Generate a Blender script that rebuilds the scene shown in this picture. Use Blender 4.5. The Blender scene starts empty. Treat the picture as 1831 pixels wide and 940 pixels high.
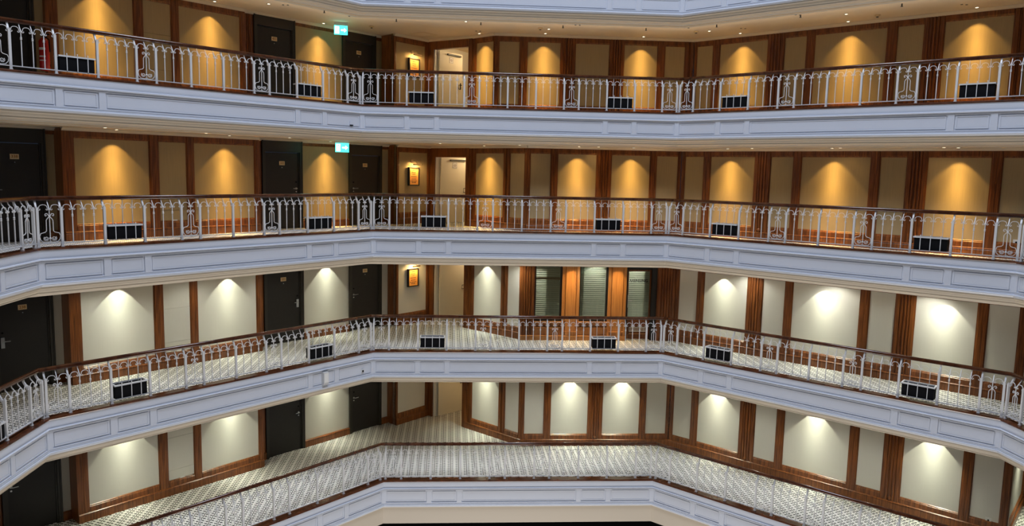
import bpy, bmesh, math, random
from mathutils import Matrix, Vector
random.seed(7)
SC = bpy.context.scene
COL = SC.collection
R2 = math.sqrt(2.0)
ZO = 12.0                                   # world height of the photographer's eye

# ------------------------------------------------------------------ camera
cam_d = bpy.data.cameras.new('camera'); cam = bpy.data.objects.new('camera', cam_d); COL.objects.link(cam)
SC.camera = cam
yaw, pit, rol = map(math.radians, (-3.6229, -6.6306, 1.1849))
r0 = Vector((math.cos(yaw), math.sin(yaw), 0))
fw = Vector((-math.sin(yaw)*math.cos(pit), math.cos(yaw)*math.cos(pit), math.sin(pit)))
u0 = r0.cross(fw)
rc = r0*math.cos(rol) + u0*math.sin(rol)
uc = u0*math.cos(rol) - r0*math.sin(rol)
M = Matrix((rc, uc, -fw)).transposed().to_4x4()
M.translation = Vector((-1.9162, -8.6474, ZO))
cam.matrix_world = M
cam_d.sensor_width = 36; cam_d.lens = 1344.86/1831*36
cam_d.shift_x = 24.73/1831; cam_d.shift_y = -7.55/1831
cam_d.clip_end = 200

# ------------------------------------------------------------------ world, skylight, exposure
SC.view_settings.view_transform = 'Standard'
SC.view_settings.look = 'None'
SC.view_settings.exposure = 0.0
SC.view_settings.gamma = 1.0
SC.view_settings.use_curve_mapping = False
world = bpy.data.worlds.new('world'); SC.world = world; world.use_nodes = True
bg = world.node_tree.nodes['Background']
bg.inputs[0].default_value = (0.52, 0.66, 1.0, 1); bg.inputs[1].default_value = 0.02
def area(name, loc, rot, sx, sy, watt, colr):
    l = bpy.data.lights.new(name, 'AREA'); l.shape = 'RECTANGLE'; l.size = sx; l.size_y = sy
    l.energy = watt; l.color = colr
    o = bpy.data.objects.new(name, l); COL.objects.link(o); o.location = loc; o.rotation_euler = rot
    return o
area('skylight', (0, 1, ZO+22), (0, 0, 0), 10, 10, 6400, (0.76, 0.84, 1.0))
area('lobby_glow', (0, 1, ZO-20), (math.pi, 0, 0), 9, 9, 2500, (1.0, 0.95, 0.90))
WARM = (1.0, 0.62, 0.18); WHITE = (0.96, 0.98, 0.76)
SPOT_W = {1: 900, 2: 900, 3: 225, 4: 250}

# ------------------------------------------------------------------ materials
def nt(name):
    m = bpy.data.materials.new(name); m.use_nodes = True
    n = m.node_tree; return m, n, n.nodes['Principled BSDF']
def N(n, t, **kw):
    x = n.nodes.new(t)
    for k, v in kw.items(): setattr(x, k, v)
    return x
def flat(name, c, rough=.5, metal=0, spec=.5, noise=0.0, scale=30):
    m, n, b = nt(name)
    b.inputs['Base Color'].default_value = (*c, 1); b.inputs['Roughness'].default_value = rough
    b.inputs['Metallic'].default_value = metal; b.inputs['Specular IOR Level'].default_value = spec
    if noise:
        tc = N(n, 'ShaderNodeTexCoord'); no = N(n, 'ShaderNodeTexNoise'); no.inputs['Scale'].default_value = scale
        mx = N(n, 'ShaderNodeMix', data_type='RGBA')
        n.links.new(tc.outputs['Object'], no.inputs['Vector']); n.links.new(no.outputs['Fac'], mx.inputs[0])
        mx.inputs[6].default_value = (*[v*(1-noise) for v in c], 1); mx.inputs[7].default_value = (*[min(1, v*(1+noise)) for v in c], 1)
        n.links.new(mx.outputs[2], b.inputs['Base Color'])
    return m
def wood(name, c1, c2, rough=.32, sc=(14, 14, .7)):
    m, n, b = nt(name)
    tc = N(n, 'ShaderNodeTexCoord'); mp = N(n, 'ShaderNodeMapping'); mp.inputs['Scale'].default_value = sc
    no = N(n, 'ShaderNodeTexNoise'); no.inputs['Scale'].default_value = 2.2; no.inputs['Detail'].default_value = 6
    no.inputs['Distortion'].default_value = .6
    cr = N(n, 'ShaderNodeValToRGB'); cr.color_ramp.elements[0].position = .3; cr.color_ramp.elements[1].position = .72
    cr.color_ramp.elements[0].color = (*c1, 1); cr.color_ramp.elements[1].color = (*c2, 1)
    L = n.links.new
    L(tc.outputs['Object'], mp.inputs['Vector']); L(mp.outputs[0], no.inputs['Vector']); L(no.outputs['Fac'], cr.inputs[0])
    L(cr.outputs[0], b.inputs['Base Color']); b.inputs['Roughness'].default_value = rough
    return m
def paper(name, c, amp=.14):
    m, n, b = nt(name)
    tc = N(n, 'ShaderNodeTexCoord'); mp = N(n, 'ShaderNodeMapping'); mp.inputs['Scale'].default_value = (38, 38, 1.2)
    no = N(n, 'ShaderNodeTexNoise'); no.inputs['Scale'].default_value = 1.5; no.inputs['Detail'].default_value = 3
    mx = N(n, 'ShaderNodeMix', data_type='RGBA'); L = n.links.new
    L(tc.outputs['Object'], mp.inputs['Vector']); L(mp.outputs[0], no.inputs['Vector']); L(no.outputs['Fac'], mx.inputs[0])
    mx.inputs[6].default_value = (*[v*(1-amp) for v in c], 1); mx.inputs[7].default_value = (*[v*(1+amp*.7) for v in c], 1)
    L(mx.outputs[2], b.inputs['Base Color']); b.inputs['Roughness'].default_value = .8
    b.inputs['Specular IOR Level'].default_value = .2
    return m
def emis(name, c, s):
    m, n, b = nt(name)
    b.inputs['Base Color'].default_value = (0, 0, 0, 1)
    b.inputs['Emission Color'].default_value = (*c, 1); b.inputs['Emission Strength'].default_value = s
    return m
def carpet():
    m, n, b = nt('carpet_hex_weave'); L = n.links.new
    tc = N(n, 'ShaderNodeTexCoord'); sp = N(n, 'ShaderNodeSeparateXYZ'); L(tc.outputs['Object'], sp.inputs[0])
    def ma(op, a, c=None, c2=None):
        x = N(n, 'ShaderNodeMath', operation=op)
        for i, v in enumerate((a, c, c2)):
            if v is None: continue
            if isinstance(v, (int, float)): x.inputs[i].default_value = v
            else: L(v, x.inputs[i])
        return x.outputs[0]
    PX, PY = .112, .106; w1, w2 = PX*.40, PX*.60
    x, y = sp.outputs[0], sp.outputs[1]
    def lattice(ox, oy):
        lx = ma('SUBTRACT', ma('MULTIPLY', ma('FRACT', ma('DIVIDE', ma('ADD', x, ox+40*PX), 2*PX)), 2*PX), PX)
        ly = ma('SUBTRACT', ma('MULTIPLY', ma('FRACT', ma('DIVIDE', ma('ADD', y, oy), PY)), PY), PY/2)
        ax, ay = ma('ABSOLUTE', lx), ma('ABSOLUTE', ly)
        m1 = ma('DIVIDE', ay, PY/2)
        m2 = ma('DIVIDE', ma('ADD', ax, ma('MULTIPLY', ay, (w2-w1)/(PY/2))), w2)
        return lx, ma('MAXIMUM', m1, m2), ma('MAXIMUM', m1, ma('MULTIPLY', m2, .80))
    xa, ma_, ca = lattice(0, 0); xb, mb_, cb = lattice(PX, PY/2)
    isa = ma('LESS_THAN', ma_, mb_)
    hx = ma('MINIMUM', ma_, mb_); c = ma('MINIMUM', ca, cb)
    centre = ma('LESS_THAN', c, .45)
    joint = ma('MULTIPLY', ma('GREATER_THAN', hx, .90), .62)
    # bolder zigzag between every second column
    ra = ma('MULTIPLY', isa, ma('GREATER_THAN', xa, 0)); rb = ma('MULTIPLY', ma('SUBTRACT', 1, isa), ma('LESS_THAN', xb, 0))
    zig = ma('MULTIPLY', ma('GREATER_THAN', ma('ABSOLUTE', ma('ADD', ma('MULTIPLY', ra, xa), ma('MULTIPLY', rb, xb))), w1*.98), ma('GREATER_THAN', hx, .80))
    f = ma('MAXIMUM', centre, ma('MAXIMUM', joint, zig))
    no = N(n, 'ShaderNodeTexNoise'); no.inputs['Scale'].default_value = 1.1; L(tc.outputs['Object'], no.inputs['Vector'])
    mx0 = N(n, 'ShaderNodeMix', data_type='RGBA'); L(no.outputs['Fac'], mx0.inputs[0])
    mx0.inputs[6].default_value = (.68, .67, .62, 1); mx0.inputs[7].default_value = (.82, .81, .77, 1)
    mx = N(n, 'ShaderNodeMix', data_type='RGBA'); L(f, mx.inputs[0]); L(mx0.outputs[2], mx.inputs[6])
    mx.inputs[7].default_value = (.018, .016, .014, 1)
    L(mx.outputs[2], b.inputs['Base Color']); b.inputs['Roughness'].default_value = .95
    b.inputs['Specular IOR Level'].default_value = .1
    return m
MT = dict(
    paint=flat('white_gloss_paint', (.60, .63, .70), .38, noise=.03, scale=3),
    lip=flat('cream_cornice_paint', (.60, .52, .41), .6),
    ceil=flat('ceiling_paint_warm_bounce', (.84, .68, .47), .8, noise=.03, scale=5),  # cream ceiling with the warm bounce light mixed into its colour
    crown=flat('cream_moulding_paint', (.80, .68, .50), .6),
    paper=paper('cream_plaster_wallpaper', (.73, .71, .64), .03),
    tan=paper('ribbed_wallpaper_warm_dim', (.46, .35, .19)),  # ribbed paper, its beige browned to carry the dim warm lamp light
    wood=wood('mahogany', (.090, .025, .006), (.32, .105, .024)),
    rail=wood('handrail_mahogany', (.040, .012, .005), (.12, .038, .014), .2, (3, 3, 3)),
    pier=wood('light_cherry', (.42, .17, .05), (.62, .29, .09), .3),
    door=flat('black_brown_door', (.017, .014, .011), .5, noise=.2, scale=8),
    frame=flat('black_brown_door_frame', (.030, .025, .018), .4),
    iron=flat('white_painted_iron', (.66, .65, .64), .4),
    chrome=flat('satin_steel', (.72, .72, .70), .28, 1.0),
    black=flat('black_plastic', (.003, .003, .004), .8, spec=.15),
    rim=flat('grey_white_rim', (.62, .62, .62), .4),
    soil=flat('dark_soil', (.03, .022, .015), .95, noise=.4, scale=40),
    brass=flat('pale_brass_plate', (.80, .60, .33), .35, .35),
    gold=flat('engraved_gold', (.40, .17, .03), .4, .2),
    leaf=flat('cream_door_leaf', (.74, .68, .55), .5, noise=.03, scale=4),
    white=flat('white_plastic', (.78, .77, .74), .4),
    plaster=flat('white_plaster', (.80, .76, .68), .8),
    red=flat('red_enamel', (.45, .01, .01), .3),
    paperwhite=flat('paper_label', (.75, .72, .68), .6),
    art=flat('orange_poster_paper', (.80, .36, .08), .6),
    ink=flat('brown_ink', (.10, .02, .01), .6),
    blackink=flat('black_lettering', (.01, .01, .01), .5),
    frost=flat('frosted_lettering', (.42, .44, .40), .5),
    dark=flat('painted_lobby_darkness', (.004, .004, .004), 1, spec=0),
    carpet=carpet(),
    blind=flat('pale_blind_slat', (.62, .66, .60), .5),
    exitgreen=emis('exit_sign_green', (.05, .85, .70), 3.2),
    exitwhite=emis('exit_sign_white', (.55, 1, .88), 5.0),
    lens=emis('downlight_lens', (1, .85, .6), 4.0),
)
def glass():
    m, n, b = nt('shop_glass')
    out = n.nodes['Material Output']; tr = N(n, 'ShaderNodeBsdfTransparent'); gl = N(n, 'ShaderNodeBsdfGlossy')
    tr.inputs[0].default_value = (.80, .88, .82, 1); gl.inputs['Roughness'].default_value = .02
    fr = N(n, 'ShaderNodeFresnel'); fr.inputs[0].default_value = 1.5; mx = N(n, 'ShaderNodeMixShader')
    n.links.new(fr.outputs[0], mx.inputs[0]); n.links.new(tr.outputs[0], mx.inputs[1]); n.links.new(gl.outputs[0], mx.inputs[2])
    n.links.new(mx.outputs[0], out.inputs[0]); return m
MT['glass'] = glass()

# ------------------------------------------------------------------ mesh helpers
class MB:
    def __init__(s): s.v = []; s.f = []
    def box(s, x0, x1, y0, y1, z0, z1):
        a = len(s.v)
        s.v += [(x, y, z) for z in (z0, z1) for x, y in ((x0, y0), (x1, y0), (x1, y1), (x0, y1))]
        s.f += [tuple(a+i for i in q) for q in ((3, 2, 1, 0), (4, 5, 6, 7), (0, 1, 5, 4), (1, 2, 6, 5), (2, 3, 7, 6), (3, 0, 4, 7))]
        return s
    def prism(s, prof, L, t0=0.0, t1=0.0):
        """profile of (y,z) points swept along x; ends mitred so that x = t*y"""
        a = len(s.v); n = len(prof)
        s.v += [(-y*t0, y, z) for y, z in prof] + [(L+y*t1, y, z) for y, z in prof]
        for i in range(n):
            j = (i+1) % n; s.f.append((a+i, a+j, a+n+j, a+n+i))
        s.f.append(tuple(a+i for i in range(n))[::-1]); s.f.append(tuple(a+n+i for i in range(n)))
        return s
    def upright(s, prof, z0, z1, yb):
        """front outline [(x,y)] from left to right, closed at y=yb, swept from z0 to z1"""
        P = list(prof)+[(prof[-1][0], yb), (prof[0][0], yb)]
        a = len(s.v); n = len(P)
        s.v += [(x, y, z0) for x, y in P] + [(x, y, z1) for x, y in P]
        for i in range(n):
            j = (i+1) % n; s.f.append((a+i, a+j, a+n+j, a+n+i))
        s.f.append(tuple(a+i for i in range(n))[::-1]); s.f.append(tuple(a+n+i for i in range(n)))
        return s
    def tube(s, pts, r, k=4, up=(0, 1, 0)):
        pts = [Vector(p) for p in pts]; a = len(s.v); n = len(pts); up = Vector(up)
        for i, p in enumerate(pts):
            d = (pts[min(i+1, n-1)]-pts[max(i-1, 0)]).normalized()
            A = d.cross(up)
            if A.length < 1e-3: A = d.cross(Vector((1, 0, 0)))
            A.normalize(); B = d.cross(A).normalized()
            rr = r[i] if isinstance(r, (list, tuple)) else r
            for q in range(k):
                t = 2*math.pi*(q+.5)/k
                s.v.append(tuple(p+(A*math.cos(t)+B*math.sin(t))*rr))
        for i in range(n-1):
            for q in range(k):
                w = (q+1) % k
                s.f.append((a+i*k+q, a+i*k+w, a+(i+1)*k+w, a+(i+1)*k+q))
        s.f.append(tuple(a+q for q in range(k))[::-1]); s.f.append(tuple(a+(n-1)*k+q for q in range(k)))
        return s
    def mesh(s, name, m):
        me = bpy.data.meshes.new(name); me.from_pydata(s.v, [], s.f); me.materials.append(MT[m])
        bm = bmesh.new(); bm.from_mesh(me); bmesh.ops.recalc_face_normals(bm, faces=bm.faces); bm.to_mesh(me); bm.free()
        return me
    def build(s, name, m, parent=None, loc=(0, 0, 0), rz=0.0):
        return link(name, s.mesh(name, m), parent, loc, rz)
def link(name, me, parent=None, loc=(0, 0, 0), rz=0.0):
    o = bpy.data.objects.new(name, me); COL.objects.link(o); o.parent = parent
    o.location = loc; o.rotation_euler = (0, 0, rz); return o
def tag(o, label, cat, group=None, kind=None):
    o['label'] = label; o['category'] = cat
    if group: o['group'] = group
    if kind: o['kind'] = kind
    return o
def empty(name, loc=(0, 0, 0), rz=0.0, parent=None):
    o = bpy.data.objects.new(name, None); COL.objects.link(o); o.empty_display_size = .1
    o.location = loc; o.rotation_euler = (0, 0, rz); o.parent = parent; return o
def smooth(me):
    for p in me.polygons: p.use_smooth = True
    return me
def text_mesh(txt, size, m, bold=0.0, depth=.002):
    c = bpy.data.curves.new('lettering', 'FONT'); c.body = txt; c.size = size; c.align_x = 'CENTER'; c.align_y = 'CENTER'
    c.extrude = depth; c.offset = bold; c.resolution_u = 2
    t = bpy.data.objects.new('lettering', c); COL.objects.link(t)
    me = bpy.data.meshes.new_from_object(t.evaluated_get(bpy.context.evaluated_depsgraph_get()))
    bpy.data.objects.remove(t); me.materials.clear(); me.materials.append(MT[m]); return me
def place_text(name, me, parent, x, y, z, sx=1.0):
    o = link(name, me, parent, (x, y, z)); o.rotation_euler = (math.pi/2, 0, 0); o.scale = (sx, 1, 1); return o

# ------------------------------------------------------------------ plan of the atrium
TN = math.tan(math.radians(22.5)); SRr = .5274
NAME = {1: 'top', 2: 'second', 3: 'third', 4: 'lowest'}
ZK = {0: ZO+5.02, 1: ZO+1.678, 2: ZO-1.669, 3: ZO-4.991, 4: ZO-8.281}      # top of the white parapet
ZF = {1: ZO+1.66, 2: ZO-1.72, 3: ZO-4.97, 4: ZO-8.24}                      # carpet
RAD = {0: 12.36, 1: 12.3615, 2: 11.7532, 3: 11.7532, 4: 10.7901}
BAY = {0: .79, 1: .7898, 2: .8, 3: .8, 4: .806}
NB = {0: (3, 3, 3), 1: (3, 3, 3), 2: (3, 2, 3), 3: (3, 2, 3), 4: (3, 1, 3)}
DX = {0: -.026, 1: -.026, 2: 0, 3: 0, 4: .0095}
SIDES = ['far left', 'left', 'centre', 'right', 'far right']
def posts_t(k):
    q = [0.0]; t = SRr; q.append(t)
    for n in NB[k]:
        for i in range(n): t += 1; q.append(t)
        t += SRr; q.append(t)
    return [v*BAY[k] for v in q]
def poly(k):
    s = posts_t(k)[-1]; r = RAD[k]; a = math.pi/4; V = Vector
    P1 = V((-s/2+DX[k], r)); P2 = V((s/2+DX[k], r))
    P0 = P1+s*V((-math.cos(a), -math.sin(a))); P3 = P2+s*V((math.cos(a), -math.sin(a)))
    Pm = P0+s*V((0, -1)); P4 = P3+s*V((0, -1))
    return [Pm, P0, P1, P2, P3, P4], s
def side_frame(k, i):
    P, s = poly(k); A, B = P[i], P[i+1]; return A, math.atan2(B.y-A.y, B.x-A.x), s
HC = 2.42                                                                # carpet to ceiling
CZ = {1: ZO+4.10, 2: ZO+.76, 3: ZO-2.565, 4: ZO-5.88}

# ------------------------------------------------------------------ floors, ceilings, parapets
def gallery_shell(k):
    P, s = poly(k)
    fl = MB(); ce = MB()
    for i in range(5):
        for mb, kk, y0, y1, z0, z1 in ((fl, k, .06, 7.5, ZF[k]-.12, ZF[k]), (ce, k-1, .25, 8.5, CZ[k], CZ[k]+.10)):
            A, rz, s = side_frame(kk, i)
            Mx = Matrix.Translation((A.x, A.y, 0)) @ Matrix.Rotation(rz, 4, 'Z')
            t = MB().prism([(y0, z0), (y1, z0), (y1, z1), (y0, z1)], s, TN, TN)
            a = len(mb.v); mb.v += [tuple(Mx @ Vector(v)) for v in t.v]; mb.f += [tuple(a+j for j in f) for f in t.f]
    f = fl.build('floor', 'carpet'); tag(f, 'black and white hexagon patterned carpet of the %s gallery' % NAME[k], 'floor', kind='structure')
    c = ce.build('ceiling', 'ceil'); tag(c, 'cream ceiling above the %s gallery' % NAME[k], 'ceiling', kind='structure')
for k in (1, 2, 3, 4): gallery_shell(k)

def parapet(k, i):
    A, rz, s = side_frame(k, i); z = ZK[k]
    root = empty('trim_%d' % (k*5+i+1), (A.x, A.y, z), rz)
    tag(root, 'white panelled parapet under the %s gallery railing, %s stretch' % (NAME.get(k, 'topmost unseen'), SIDES[i]), 'parapet', kind='structure')
    e = -.0875
    # white body with plain band, ledge, recessed frieze, base mouldings
    prof = [(.10, 0), (e, 0), (e, -.165), (e-.028, -.175), (e-.028, -.190), (e+.005, -.205), (e+.028, -.215), (e+.028, -.60),
            (e-.004, -.61), (e-.004, -.635), (e-.02, -.645), (e-.02, -.665), (e+.0, -.70), (.10, -.70)]
    MB().prism(prof, s, TN, TN).build('body', 'paint', root)
    lip = [(.12, -.70), (e+.02, -.70), (e+.02, -.735), (e+.06, -.75), (e+.075, -.79), (e+.10, -.815), (e+.10, -.84), (e+.13, -.86), (e+.30, -.86), (e+.34, -.90), (e+.36, -.93), (.36, -.93)]
    if k < 4: MB().prism(lip, s, TN, TN).build('cornice', 'lip', root)
    else: MB().prism([(.12, -.70), (e+.03, -.70), (e+.03, -1.17), (.12, -1.17)], s, TN, TN).build('cornice', 'lip', root)
    if k:
        MB().prism([(.10, 0), (e-.012, 0), (e-.02, .02), (e-.012, .045), (.10, .05)], s, TN, TN).build('curb', 'rail', root)
    # frieze: stiles between the sunk panels
    m, sm, g, e0 = 1.08, .68, .13, .10
    xs = [(e0, e0+m), (e0+m+g, e0+m+g+sm), (e0+m+2*g+sm, s-(e0+m+2*g+sm)), (s-(e0+m+g+sm), s-(e0+m+g)), (s-(e0+m), s-e0)]
    yb, yf = e+.028, e+.004
    fr = MB(); t = yf*TN
    fr.box(-t, s+t, yf, yb, -.238, -.215); fr.box(-t, s+t, yf, yb, -.60, -.577)
    ed = [-t]+[v for p in xs for v in p]+[s+t]
    for a, b in zip(ed[::2], ed[1::2]): fr.box(a, b, yf, yb, -.577, -.238)
    fr.build('frieze_frame', 'paint', root)
    for a, b in xs:
        p = MB(); w = .022; y0, y1 = yb-.034, yb
        for (x0, x1, z0, z1) in ((a+.03, b-.03, -.268-w, -.268), (a+.03, b-.03, -.547, -.547+w), (a+.03, a+.03+w, -.547+w, -.268-w), (b-.03-w, b-.03, -.547+w, -.268-w)):
            p.box(x0, x1, yb-.012, yb, z0, z1)
        p.box(a+.03+w, b-.03-w, yb-.004, yb, -.547+w, -.268-w)
        p.build('panel', 'paint', root)
    return root
for k in (0, 1, 2, 3, 4):
    for i in range(5): parapet(k, i)
# darkness under the lowest visible gallery, painted as near-black surfaces
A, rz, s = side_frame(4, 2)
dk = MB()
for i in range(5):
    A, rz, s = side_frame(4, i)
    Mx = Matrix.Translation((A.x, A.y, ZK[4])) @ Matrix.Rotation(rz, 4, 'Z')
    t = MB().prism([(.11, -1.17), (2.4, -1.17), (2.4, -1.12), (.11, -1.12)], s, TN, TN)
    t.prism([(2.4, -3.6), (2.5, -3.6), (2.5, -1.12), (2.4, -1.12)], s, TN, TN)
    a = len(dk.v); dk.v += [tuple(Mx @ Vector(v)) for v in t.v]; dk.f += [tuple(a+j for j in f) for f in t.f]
tag(dk.build('wall_lower', 'dark'), 'storey under the lowest gallery, its darkness painted black', 'wall', kind='structure')

# ------------------------------------------------------------------ railings
HR = 1.0218
def square_post():
    m = MB(); w = .023
    m.box(-w, w, -w, w, .05, .80); m.box(-.03, .03, -.03, .03, .05, .065)
    m.box(-.015, .015, -.015, .015, .80, .82)
    m.tube([(0, .01, .70), (0, .035, .76), (0, .065, .83), (0, .10, .89), (0, .108, .94), (0, .108, .985)], [.012, .02, .023, .023, .022, .022])
    return m.mesh('post', 'iron')
def bar():
    m = MB(); r = .0115
    m.tube([(0, 0, .125), (0, 0, .745), (0, .008, .79), (0, .05, .845), (0, .095, .905), (0, .105, .985)], [r, r, r, .010, .010, .010])
    m.tube([(0, 0, .62), (0, 0, .632), (0, 0, .648), (0, 0, .664), (0, 0, .676)], [.010, .021, .014, .021, .010], 6)
    m.tube([(0, 0, .75), (0, 0, .775), (0, 0, .80)], [.012, .019, .006], 6)
    return m.mesh('baluster', 'iron')
def straight_bar():
    m = MB(); m.tube([(0, .105, .42), (0, .105, .985)], .0095)
    m.tube([(0, .105, .76), (0, .105, .775), (0, .105, .79)], [.009, .016, .009], 6)
    return m.mesh('baluster', 'iron')
def arch(w):
    m = MB(); p = []
    for t in range(0, 7):
        a = math.pi*t/6; p.append((w/2-(w/2-.030)*math.cos(a), 0, .80+.062*math.sin(a)**.8))
    L = [(.052, 0, .768), (.040, 0, .757), (.026, 0, .762), (.020, 0, .780)]
    R = [(w-x, y, z) for x, y, z in L][::-1]
    m.tube(L+p+R, .0075)
    m.tube([(.052, 0, .768), (.050, 0, .778), (.043, 0, .780)], .009); m.tube([(w-.052, 0, .768), (w-.050, 0, .778), (w-.043, 0, .780)], .009)
    return m
def arches(w, n, y=0.0):
    m = MB()
    for i in range(n):
        a = arch(w); b = len(m.v)
        m.v += [(x+i*w, yy+y, z) for x, yy, z in a.v]; m.f += [tuple(b+j for j in f) for f in a.f]
    return m.mesh('scroll_arches', 'iron')
def spiral(cx, cz, r0, r1, a0, a1, n=10):
    return [(cx+(r0+(r1-r0)*t/n)*math.cos(a0+(a1-a0)*t/n), 0, cz+(r0+(r1-r0)*t/n)*math.sin(a0+(a1-a0)*t/n)) for t in range(n+1)]
def lyre(w):
    """the lyre-shaped scroll panel between two close posts, centred on x=0"""
    m = MB(); r = .0085; h = w/2-.028
    m.tube([(0, 0, .125), (0, 0, .745), (0, .008, .79), (0, .05, .845), (0, .095, .905), (0, .105, .985)], .0105)
    for s in (-1, 1):
        bot = [(s*.036, 0, .60), (s*.058, 0, .565), (s*.060, 0, .36), (s*.085, 0, .335), (s*(h-.02), 0, .315), (s*h, 0, .26), (s*(h-.01), 0, .20), (s*(h-.05), 0, .150), (s*.05, 0, .135), (s*.012, 0, .15)]
        m.tube(bot, r)
        m.tube([(s*.036, 0, .60), (s*.012, 0, .625)], r)
        sp = spiral(s*.068, .215, .048, .012, math.pi*(1.25 if s > 0 else 1.75)-math.pi, math.pi*(1.25 if s > 0 else 1.75)-math.pi+s*-3.3*math.pi, 12)
        m.tube(sp, r)
        tp = [(0, 0, .615), (s*.018, 0, .66), (s*.040, 0, .692), (s*.066, 0, .690), (s*.078, 0, .668), (s*.070, 0, .645), (s*.052, 0, .650), (s*.052, 0, .664)]
        m.tube(tp, r)
    m.tube([(0, 0, .60), (0, 0, .625), (0, 0, .65)], [.01, .022, .01], 6)
    m.tube([(0, 0, .19), (0, 0, .215), (0, 0, .24)], [.01, .024, .01], 6)
    m.tube([(0, 0, .75), (0, 0, .775), (0, 0, .80)], [.012, .02, .006], 6)
    return m.mesh('lyre_scroll', 'iron')
ME_POST = square_post(); ME_BAR = bar(); ME_SBAR = straight_bar()
cache = {}
def cached(key, fn):
    if key not in cache: cache[key] = fn()
    return cache[key]
def box_bays(k):
    n = 0; out = []
    if k == 4: return out
    return ['first', 'last']
def railing(k, i):
    A, rz, s = side_frame(k, i); z = ZK[k]
    root = empty('balcony_railing', (A.x, A.y, z), rz)
    tag(root, 'white iron railing with scrolls and wooden handrail, %s gallery, %s stretch' % (NAME[k], SIDES[i]), 'railing', 'gallery railings')
    d = .105; hp = []
    for a in range(10):
        t = 2*math.pi*a/10; hp.append((d+.048*math.cos(t), .978+.043*math.sin(t)))
    hr = MB().prism(hp, s, TN, TN).mesh('handrail', 'rail'); link('handrail', smooth(hr), root)
    MB().prism([(-.02, .112), (.02, .112), (.02, .130), (-.02, .130)], s, TN, TN).build('bottom_rail', 'iron', root)
    q = posts_t(k); mg = .08 if k == 4 else .045; q = [mg+(v/s)*(s-2*mg) for v in q]
    for x in q: link('post', ME_POST, root, (x, 0, 0))
    # bays
    idx = 0; bays = []
    lay = [('s', 0)]
    for g, n in enumerate(NB[k]):
        for j in range(n): lay.append(('b', (g, j)))
        lay.append(('s', 0))
    for (kind, info), x0, x1 in zip(lay, q, q[1:]):
        w = x1-x0
        if kind == 's':
            link('lyre_scroll', cached(('ly', round(w, 3)), lambda: lyre(w)), root, ((x0+x1)/2, 0, 0))
            link('scroll_arches', cached(('a2', round(w, 3)), lambda: arches(w/2, 2)), root, (x0, 0, 0))
        else:
            bx = k < 4 and info in ((0, 1), (2, 1))
            for j in (1, 2, 3): link('baluster', ME_SBAR if bx else ME_BAR, root, (x0+w*j/4, 0, 0))
            link('scroll_arches', cached(('a4', round(w, 3), bx), lambda: arches(w/4, 4, .085 if bx else 0)), root, (x0, 0, 0))
            if bx: bays.append((x0, x1, info[0]))
    return root, bays
PLB = MB(); hw = .325
PLB.box(-hw, hw, -.012, .215, .135, .15)
for a in ((-hw, hw, -.012, .0), (-hw, hw, .203, .215), (-hw, -hw+.012, 0, .203), (hw-.012, hw, 0, .203)): PLB.box(*a, .15, .40)
ME_PB = PLB.mesh('box_body', 'black')
RM = MB()
for a in ((-hw-.02, hw+.02, -.034, -.002), (-hw-.02, hw+.02, .205, .237), (-hw-.02, -hw+.012, -.002, .205), (hw-.012, hw+.02, -.002, .205)): RM.box(*a, .40, .43)
ME_RM = RM.mesh('rim', 'rim')
ME_SO = MB().box(-hw+.012, hw-.012, 0, .203, .15, .31).mesh('soil', 'soil')
CG = MB()
CG.tube([(0, -.028, .47), (0, -.034, .455), (0, -.03, .43), (0, -.026, .42), (0, -.026, .132), (0, 0, .125)], .0105)
ME_CG = CG.mesh('bracket_bar', 'iron')
for k in (1, 2, 3, 4):
    for i in range(5):
        root, bays = railing(k, i)
        A, rz, s = side_frame(k, i)
        for x0, x1, g in bays:
            x = (x0+x1)/2
            px, py = A.x+math.cos(rz)*x, A.y+math.sin(rz)*x
            t = empty('planter_box', (px, py, ZK[k]), rz)
            tag(t, 'black planter box, grey rim, on %s gallery railing, %s stretch, towards %s corner' % (NAME[k], SIDES[i], 'left' if g == 0 else 'right'), 'planter', 'planter boxes on the gallery railings')
            link('box_body', ME_PB, t); link('rim', ME_RM, t); link('soil', ME_SO, t)
            w = (x1-x0)
            for j in (-1, 0, 1): link('bracket_bar', ME_CG, t, (w*j/4+.0, 0, 0))

# ------------------------------------------------------------------ walls
def stile_profile(w):
    if w < .26: return [(0, .02), (.022, .02), (.022, .004), (.034, .0), (w*.5-.008, 0), (w*.5, .006), (w*.5+.008, 0), (w-.034, 0), (w-.022, .004), (w-.022, .02), (w, .02)]
    p = [(0, .02), (.022, .02), (.022, .004), (.034, 0), (.105, 0), (.11, .022)]
    n = max(2, int((w-.24)/.07)); a, b = .115, w-.115; st = (b-a)/n
    for i in range(n):
        x = a+i*st; p += [(x+st*.15, .022), (x+st*.28, -.006), (x+st*.72, -.006), (x+st*.85, .022)]
    p += [(w-.11, .022), (w-.105, 0), (w-.034, 0), (w-.022, .004), (w-.022, .02), (w, .02)]
    return p
PT, PB = 2.19, .37

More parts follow.
